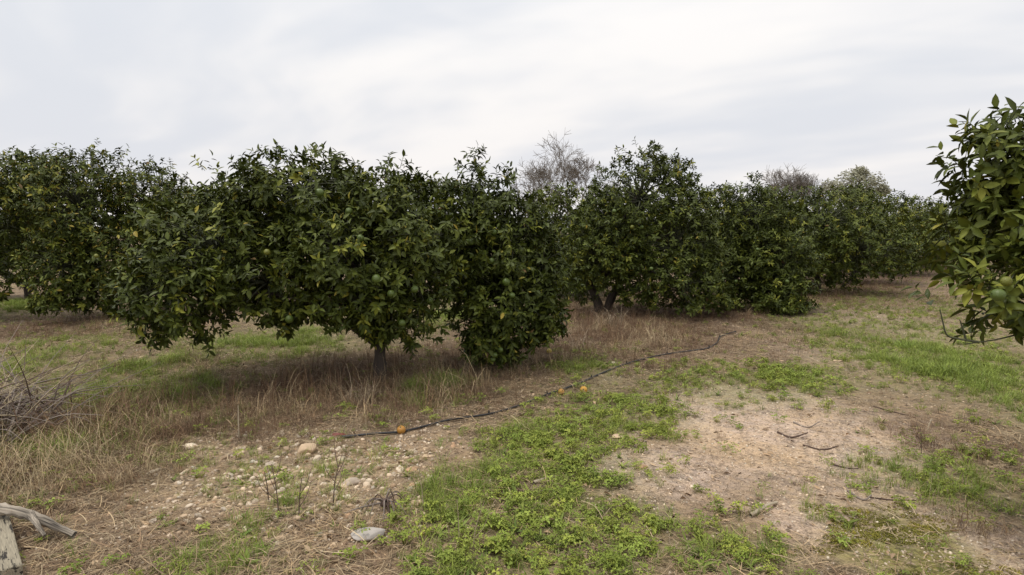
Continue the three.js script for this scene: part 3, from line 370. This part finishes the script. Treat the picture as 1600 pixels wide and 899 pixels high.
const PEBBLES = [stoneGeometry(1, 1), stoneGeometry(2, 1, 0.55), stoneGeometry(3, 1, 0.8), stoneGeometry(4, 1, 0.6)];
const gravelMaterial = new THREE.MeshStandardMaterial({ color: lin(1, 1, 1), roughness: 0.92 });
scatter('gravel', 'small pale limestone pebbles and grit on the soil', 'gravel', PEBBLES, gravelMaterial, 260000,
  (x, z) => Z.stony(x, z) * (0.14 + step(0.40, 0.64, patch(x, z, 2.6, 31)) * 0.5) + Z.sand(x, z) * 0.28 + 0.06, (r, x, z) => (0.0035 + 0.006 * r() + (r() < 0.07 + 0.25 * Z.stony(x, z) ? 0.02 * r() * (0.12 + Z.stony(x, z)) : 0)), (r) => jit(r, [0.32, 0.23, 0.15], [0.70, 0.58, 0.44]), 506, { near: 1.3, far: 17, tumble: 1.5, sink: 0.15, anywhere: 1 });

// ---------------------------------------------------------------- single stones
const STONES = [10, 20, 30, 40, 50].map((s) => stoneGeometry(s, 4, 0.68, 12, 0.5));
for (const g of STONES) { const p = g.attributes.position, c = new Float32Array(p.count * 3); for (let i = 0; i < p.count; i++) { const n = 0.62 + 0.42 * fbm(p.getX(i) * 1.7 + 9, p.getY(i) * 1.7, p.getZ(i) * 1.7, 3) + 0.24 * (noise(p.getX(i) * 6, p.getY(i) * 6, p.getZ(i) * 6) - 0.5); c.set([n * 1.02, n * 0.99, n * 0.95], i * 3); } g.setAttribute('color', new THREE.BufferAttribute(c, 3)); }
const stoneMats = [[0.62, 0.47, 0.32], [0.84, 0.72, 0.57], [0.52, 0.34, 0.21], [0.52, 0.44, 0.36], [0.50, 0.47, 0.44]].map((c) => new THREE.MeshStandardMaterial({ color: lin(...c), roughness: 0.93, vertexColors: true }));
function stone(p, s, k, m, turn, label, group, squash = 1) { const o = part(numbered('stone'), STONES[k % 5], stoneMats[m], scene); o.position.copy(p); o.position.y += s * (s > 0.04 ? 0.24 : 0.1) * squash; o.scale.set(s, s * squash, s); o.rotation.set(0, turn, 0); tag(o, label, 'stone', group); return o; }
stone(onGround(481, 708), 0.075, 0, 0, 0.6, 'largest tan rounded stone, sitting alone near the hose end', null, 1.15);
stone(onGround(958, 566), 0.04, 2, 1, 0.2, 'pale squarish stone lying behind the hose, near the ripe orange');
stone(onGround(643, 744), 0.045, 1, 2, 1.2, 'flat pinkish stone between two small white pebbles', null, 0.7);
stone(onGround(550, 763), 0.048, 3, 3, 0.3, 'grey rounded stone in the stony patch');
stone(onGround(575, 856), 0.095, 4, 4, 0.1, 'broad flat grey stone among straw, below the uprooted weed', null, 0.5);
stone(onGround(197, 796), 0.035, 2, 2, 0.9, 'small orange-tan stone by the tangled dry grass');
stone(onGround(964, 690), 0.05, 1, 0, 2, 'flat tan stone at the edge of the sandy patch', null, 0.5);
stone(onGround(297, 696), 0.05, 3, 1, 2.6, 'chalky white stone at the back of the stony patch', null, 0.7);
stone(onGround(1005, 740), 0.03, 2, 2, 0.3, 'small brown stone half sunk in the yellow sand');
stone(onGround(1083, 768), 0.02, 0, 1, 0.3, 'small white pebble alone on the yellow sand');
stone(onGround(1308, 566), 0.06, 1, 0, 0.3, 'flat pale stone in the grass of the lane', null, 0.35);
{ const r = rng(900), kinds = ['tan limestone pebble', 'chalk white limestone pebble', 'reddish brown pebble', 'pale grey pebble']; let made = 0; for (let k = 0; k < 3000 && made < 240; k++) { const px = 205 + r() * 510, py = 672 + r() * 180, p = onGround(px, py); if (r() > Z.stony(p.x, p.z) * (0.3 + step(0.4, 0.6, patch(p.x, p.z, 2.6, 31)))) continue; const m = r() < 0.65 ? Math.floor(r() * 2) : 2 + Math.floor(r() * 2); stone(p, 0.008 + r() * r() * 0.024 + (r() < 0.1 ? r() * 0.016 : 0), Math.floor(r() * 5), m, r() * 6.28, kinds[m] + ' among the gravel of the stony patch', 'pebbles of the stony patch, ' + kinds[m], 0.6 + r() * 0.4); made++; } }

// ---------------------------------------------------------------- hose, fruit on the ground
{
  const pts = HOSE.map((q, i) => { const p = q.clone(); p.y += 0.014 + (i % 3 === 1 ? 0.006 : 0); return p; });
  const b = pts[0].clone(), g = thing('irrigation_hose', 'black irrigation hose snaking over the soil toward the rounded tree', 'hose', b), rel = pts.map((p) => p.clone().sub(b));
  part('pipe', tube(rel, 0.009, 0.009, 10, 160), mat(0.014, 0.014, 0.016, 0.5), g);
  const d = rel[1].clone().normalize(); part('end_plug', tube([V(0, 0, 0).addScaledVector(d, -0.05), V(0, 0, 0).addScaledVector(d, 0.03)], 0.012, 0.012, 10, 2), mat(0.02, 0.02, 0.02, 0.5), g);
  for (let k = 1; k < 17; k += 2) { const o = part('dripper', new THREE.CylinderGeometry(0.006, 0.008, 0.022, 8), mat(0.02, 0.02, 0.02, 0.5), g); o.position.copy(new THREE.CatmullRomCurve3(rel).getPointAt(k / 17)).add(V(0, 0.02, 0)); }
  const tape = thing('plastic_scrap', 'crumpled red plastic scrap at the hose end', 'litter', onGround(530, 686)), rr = rng(4), sc = new THREE.PlaneGeometry(0.1, 0.03, 10, 3).rotateX(-Math.PI / 2); const q = sc.attributes.position; for (let i = 0; i < q.count; i++) q.setY(i, 0.012 + 0.03 * noise(q.getX(i) * 40, q.getZ(i) * 60, 2)); sc.computeVertexNormals();
  part('strip', sc, mat(0.16, 0.04, 0.03, 0.6), tape); void rr;
}
{
  const calyx = new THREE.CylinderGeometry(0.16, 0.2, 0.08, 7), stem = mat(0.09, 0.1, 0.04);
  for (const [x, y, R, c, label] of [[912, 611, 0.037, [0.55, 0.29, 0.03], 'ripe orange lying on soil just in front of the hose'], [877, 615, 0.032, [0.40, 0.20, 0.03], 'dull orange fruit touching the hose'], [627, 682, 0.034, [0.40, 0.19, 0.03], 'orange fruit wedged against the hose near its end'], [858, 552, 0.035, [0.42, 0.32, 0.03], 'yellow fallen fruit under the narrow tree']]) {
    const g = thing('fallen_orange', label, 'fruit', onGround(x, y)), f = part('peel', fruitShape, new THREE.MeshStandardMaterial({ color: lin(...c), roughness: 0.45, bumpMap: citrusSkin, bumpScale: 0.0012 }), g); f.scale.setScalar(R); f.position.y = R * 0.85; f.rotation.set(0.9, x, 0.4);
    part('calyx', calyx, stem, f).position.set(0, 0.96, 0);
  }
}

// ---------------------------------------------------------------- dead wood, stalks, brush
const driftwood = new THREE.MeshStandardMaterial({ color: lin(1, 1, 1), roughness: 0.92, side: THREE.DoubleSide, map: texture(512, 128, (i, j) => { const u = i / 512, v = j / 128, st = tileNoise(u * 0.25 + 0.03 * tileNoise(u, v, 8, 2), v, 32, 5), pa = tileNoise(u, v, 7, 3), cr = step(0.74, 0.80, tileNoise(u * 0.125, v, 40, 8)); const k = (0.26 + 0.28 * (st - 0.5) + 0.30 * (pa - 0.5)) * (1 - 0.5 * cr); return [clamp(k * 1.05, 0.03), clamp(k * 0.9, 0.025), clamp(k * 0.72, 0.02)]; }) });
driftwood.bumpMap = driftwood.map; driftwood.bumpScale = 0.008;
{
  const b = onGround(-30, 838), g = thing('dead_branch', 'weathered silver grey log lying across the timber', 'log', b);
  const e = onGround(104, 846).sub(b), m = e.clone().multiplyScalar(0.55); m.y += 0.12; const s = e.clone().multiplyScalar(-0.6); s.y += 0.18; e.y += 0.045;
  part('log', tube([s, V(0, 0.14, 0), m, e, e.clone().add(V(0.05, -0.015, 0.01))], 0.042, 0.014, 14, 40, 0.38, 3), driftwood, g);
  part('snag', tube([m.clone().add(V(0.02, 0, 0)), m.clone().add(V(0.1, -0.02, 0.06)), m.clone().add(V(0.16, -0.07, 0.09))], 0.022, 0.008, 7, 8, 0.2, 5), driftwood, g);
}
{
  const timber = new THREE.MeshStandardMaterial({ color: lin(1, 1, 1), roughness: 0.9, map: texture(256, 512, (i, j) => { const u = i / 256, v = j / 512, gr = tileNoise(u, v * 0.25, 64, 3) * 0.6 + tileNoise(u, v * 0.125, 128, 4) * 0.4, st = tileNoise(u, v, 5, 7) * 0.5 + tileNoise(u, v, 17, 8) * 0.3 + tileNoise(u, v, 60, 9) * 0.2, cr = step(0.80, 0.86, tileNoise(u, v * 0.25, 32, 12)), k = (0.27 + 0.2 * (gr - 0.5) - 0.30 * step(0.5, 0.7, st)) * (1 - 0.6 * cr); return [clamp(k, 0.02), clamp(k * 0.87, 0.018), clamp(k * 0.63, 0.012)]; }) }); timber.bumpMap = timber.map; timber.bumpScale = 0.004;
  const a = onGround(12, 905), b = onGround(0, 848), d = b.clone().sub(a), len = d.length(), g = thing('timber_beam', 'squared pale timber beam lying under the silver log', 'timber', a);
  const o = part('beam', new RoundedBoxGeometry(0.14, 0.10, len + 0.3, 3, 0.008), timber, g); o.position.copy(d.clone().multiplyScalar(0.5)).add(V(-0.03, 0.04, 0)); o.rotation.y = Math.atan2(d.x, d.z) + Math.PI;
}
const drystem = [mat(0.10, 0.065, 0.05), mat(0.36, 0.29, 0.19), mat(0.22, 0.18, 0.15), mat(0.46, 0.39, 0.28)];
{
  const base = onGround(-12, 682), r = rng(61), g = thing('brush_pile', 'heap of grey dry twigs at the edge of the tangled grass', 'brush', base);
  for (let k = 0; k < 280; k++) { const a = r() * 6.28, x = (r() - 0.5) * 0.75, z = (r() - 0.5) * 0.9, el = 0.1 + r() * 0.75, len = 0.35 + r() * 0.65, p = V(x, 0.02 + r() * 0.16, z), d = V(Math.cos(a) * Math.cos(el), Math.sin(el), Math.sin(a) * Math.cos(el)); const m = p.clone().addScaledVector(d, len * 0.5).add(V((r() - 0.5) * 0.1, 0.05, (r() - 0.5) * 0.1)); part('twig', tube([p, m, p.clone().addScaledVector(d, len).add(V(0, -0.1 * r(), 0))], 0.0055 * (0.5 + r()), 0.0015, 4, 6), drystem[r() < 0.6 ? 2 : r() < 0.5 ? 0 : 1], g); }
}
for (const [x, y, sc, label] of [[950, 508, 1.5, 'bleached dry grass tuft at the foot of the forked trunk'], [905, 545, 1.1, 'dry straw tuft between the narrow tree and the forked tree'], [560, 628, 1.0, 'ragged straw tuft in front of the slim dark trunk']]) {
  const g = thing('dry_grass_tuft', label, 'grass tuft', onGround(x, y)); g.scale.setScalar(sc);
  part('upright_blades', bladeTuft(x, 60, 0.34, 0.004, 0.7, 0.16, 1.1), new THREE.MeshStandardMaterial({ color: lin(0.34, 0.27, 0.19), roughness: 0.9, vertexColors: true, side: THREE.DoubleSide }), g); part('fallen_blades', bladeTuft(x + 1, 70, 0.34, 0.0036, 2.1, 0.2, 1.4), new THREE.MeshStandardMaterial({ color: lin(0.25, 0.17, 0.105), roughness: 0.9, vertexColors: true, side: THREE.DoubleSide }), g);
}
function stalk(px, py, h, tip, m, label, forks, R = 0.004) {
  const b = onGround(px, py), g = thing('weed_stalk', label, 'stalk', b), r = rng(px * 7 + py), top = V(tip[0], h, tip[1]), mid = V(tip[0] * 0.3, h * 0.5, tip[1] * 0.3);
  part('stem', tube([V(0, -0.03, 0), mid, top], R, R * 0.45, 5, 8, 0.2), drystem[m], g);
  for (let k = 0; k < forks; k++) { const t = 0.3 + 0.6 * k / Math.max(1, forks), p = mid.clone().multiplyScalar(2 * t).lerp(top.clone().multiplyScalar(t), 0.5), a = r() * 6.28; part('side_shoot', tube([p, p.clone().add(V(Math.cos(a) * 0.04, 0.05, Math.sin(a) * 0.04)), p.clone().add(V(Math.cos(a) * 0.07, 0.13, Math.sin(a) * 0.07))], R * 0.6, R * 0.3, 4, 5), drystem[m], g); }
}
stalk(373, 684, 0.27, [0.005, 0], 3, 'straight pale reed standing at the edge of the dead grass', 0, 0.006);
stalk(436, 812, 0.30, [-0.03, 0], 0, 'dark branching weed stalk in the stony patch with three side shoots', 3);
stalk(467, 818, 0.24, [0.03, 0.02], 0, 'short dark weed stalk in the stony patch with two side shoots', 2);
stalk(420, 790, 0.20, [-0.01, 0.02], 0, 'dark weed stalk with a single side shoot among the pebbles', 1);
stalk(520, 800, 0.30, [0.06, 0], 0, 'leaning dark weed stalk with four side shoots among the pebbles', 4);
stalk(573, 700, 0.30, [0.0, 0.03], 1, 'thin tan stalk standing just before the hose', 0, 0.003);
stalk(662, 815, 0.32, [-0.03, 0], 1, 'tan stalk rising from the grass tuft', 0, 0.003);
stalk(194, 840, 0.28, [0.02, 0], 1, 'tan stalk beside the orange-tan stone', 1, 0.003);
stalk(1449, 680, 0.11, [0.03, 0], 3, 'short bleached stick poking up in the green lane grass', 0, 0.006);
stalk(1440, 710, 0.2, [-0.02, 0], 0, 'dark dry stalk in the lane grass with side shoots', 3, 0.003);
stalk(738, 880, 0.26, [0.06, 0], 1, 'tan dry stalk with two shoots among low weeds', 2, 0.003);
stalk(718, 872, 0.24, [-0.01, 0], 1, 'tan dry stalk without shoots among low weeds', 0, 0.003);
function stick(list, R, m, label, group) { const p = list.map(([x, y, up = 0]) => { const q = onGround(x, y); q.y += R * 0.8 + up; return q; }), b = p[0].clone(); const o = part(numbered('stick'), tube(p.map((q) => q.clone().sub(b)), R, R * 0.6, 6, 10, 0.25, list[0][0]), drystem[m], scene); o.position.copy(b); tag(o, label, 'stick', group); }
stick([[833, 771], [850, 764], [872, 757]], 0.011, 3, 'pale bare stick lying in the weeds beside dead straw');
stick([[1215, 680], [1235, 688], [1262, 686, 0.02]], 0.008, 0, 'dark curved twig in the middle of the bare sand');
stick([[1240, 664], [1262, 672], [1280, 668, 0.02]], 0.007, 2, 'grey twig at the top of the bare sand');
stick([[1255, 698], [1285, 704], [1310, 700]], 0.007, 0, 'dark straight twig crossing the sand beside the curved twig');
stick([[1325, 764], [1350, 778], [1362, 774, 0.02]], 0.008, 2, 'grey forked-looking twig on the lower sand');
stick([[1360, 772], [1395, 776], [1432, 777]], 0.005, 0, 'thin dark twig running toward the lane grass');
stick([[1300, 722], [1325, 728], [1342, 729]], 0.006, 0, 'short dark twig near the sand edge weeds');
stick([[1172, 815], [1200, 800, 0.02], [1214, 788]], 0.012, 3, 'bleached bent stick beside the low weeds');
stick([[1365, 640], [1390, 648], [1430, 660]], 0.006, 0, 'long dark twig along the far edge of the sand');
stick([[480, 828], [500, 815], [528, 808]], 0.006, 0, 'dark twig lying in front of the stony patch');
stick([[395, 722], [410, 723], [422, 726]], 0.009, 2, 'short grey stick at the back of the stony patch');
stick([[230, 745], [240, 742, 0.01], [252, 735]], 0.014, 3, 'pale split of wood at the corner of the stony patch');
{ // uprooted weed: a crown of dry roots and stems
  const base = onGround(602, 808), r = rng(88), g = thing('uprooted_weed', 'dried uprooted weed with curling roots among straw', 'plant', base);
  part('crown', stoneGeometry(71, 2, 0.8).scale(0.035, 0.03, 0.03).translate(0, 0.045, 0), drystem[0], g);
  for (let k = 0; k < 16; k++) { const a = r() * 6.28, l = 0.08 + r() * 0.12; part('root', tube([V(0, 0.05, 0), V(Math.cos(a) * l * 0.5, 0.07 + r() * 0.03, Math.sin(a) * l * 0.5), V(Math.cos(a) * l, 0.006, Math.sin(a) * l)], 0.005, 0.0015, 4, 7, 0.2), drystem[r() < 0.5 ? 2 : 0], g); }
  part('stem', tube([V(0, 0.05, 0), V(-0.12, 0.035, 0.03), V(-0.22, 0.012, 0.06)], 0.007, 0.004, 5, 8, 0.2), drystem[2], g);
}

renderer.render(scene, camera);
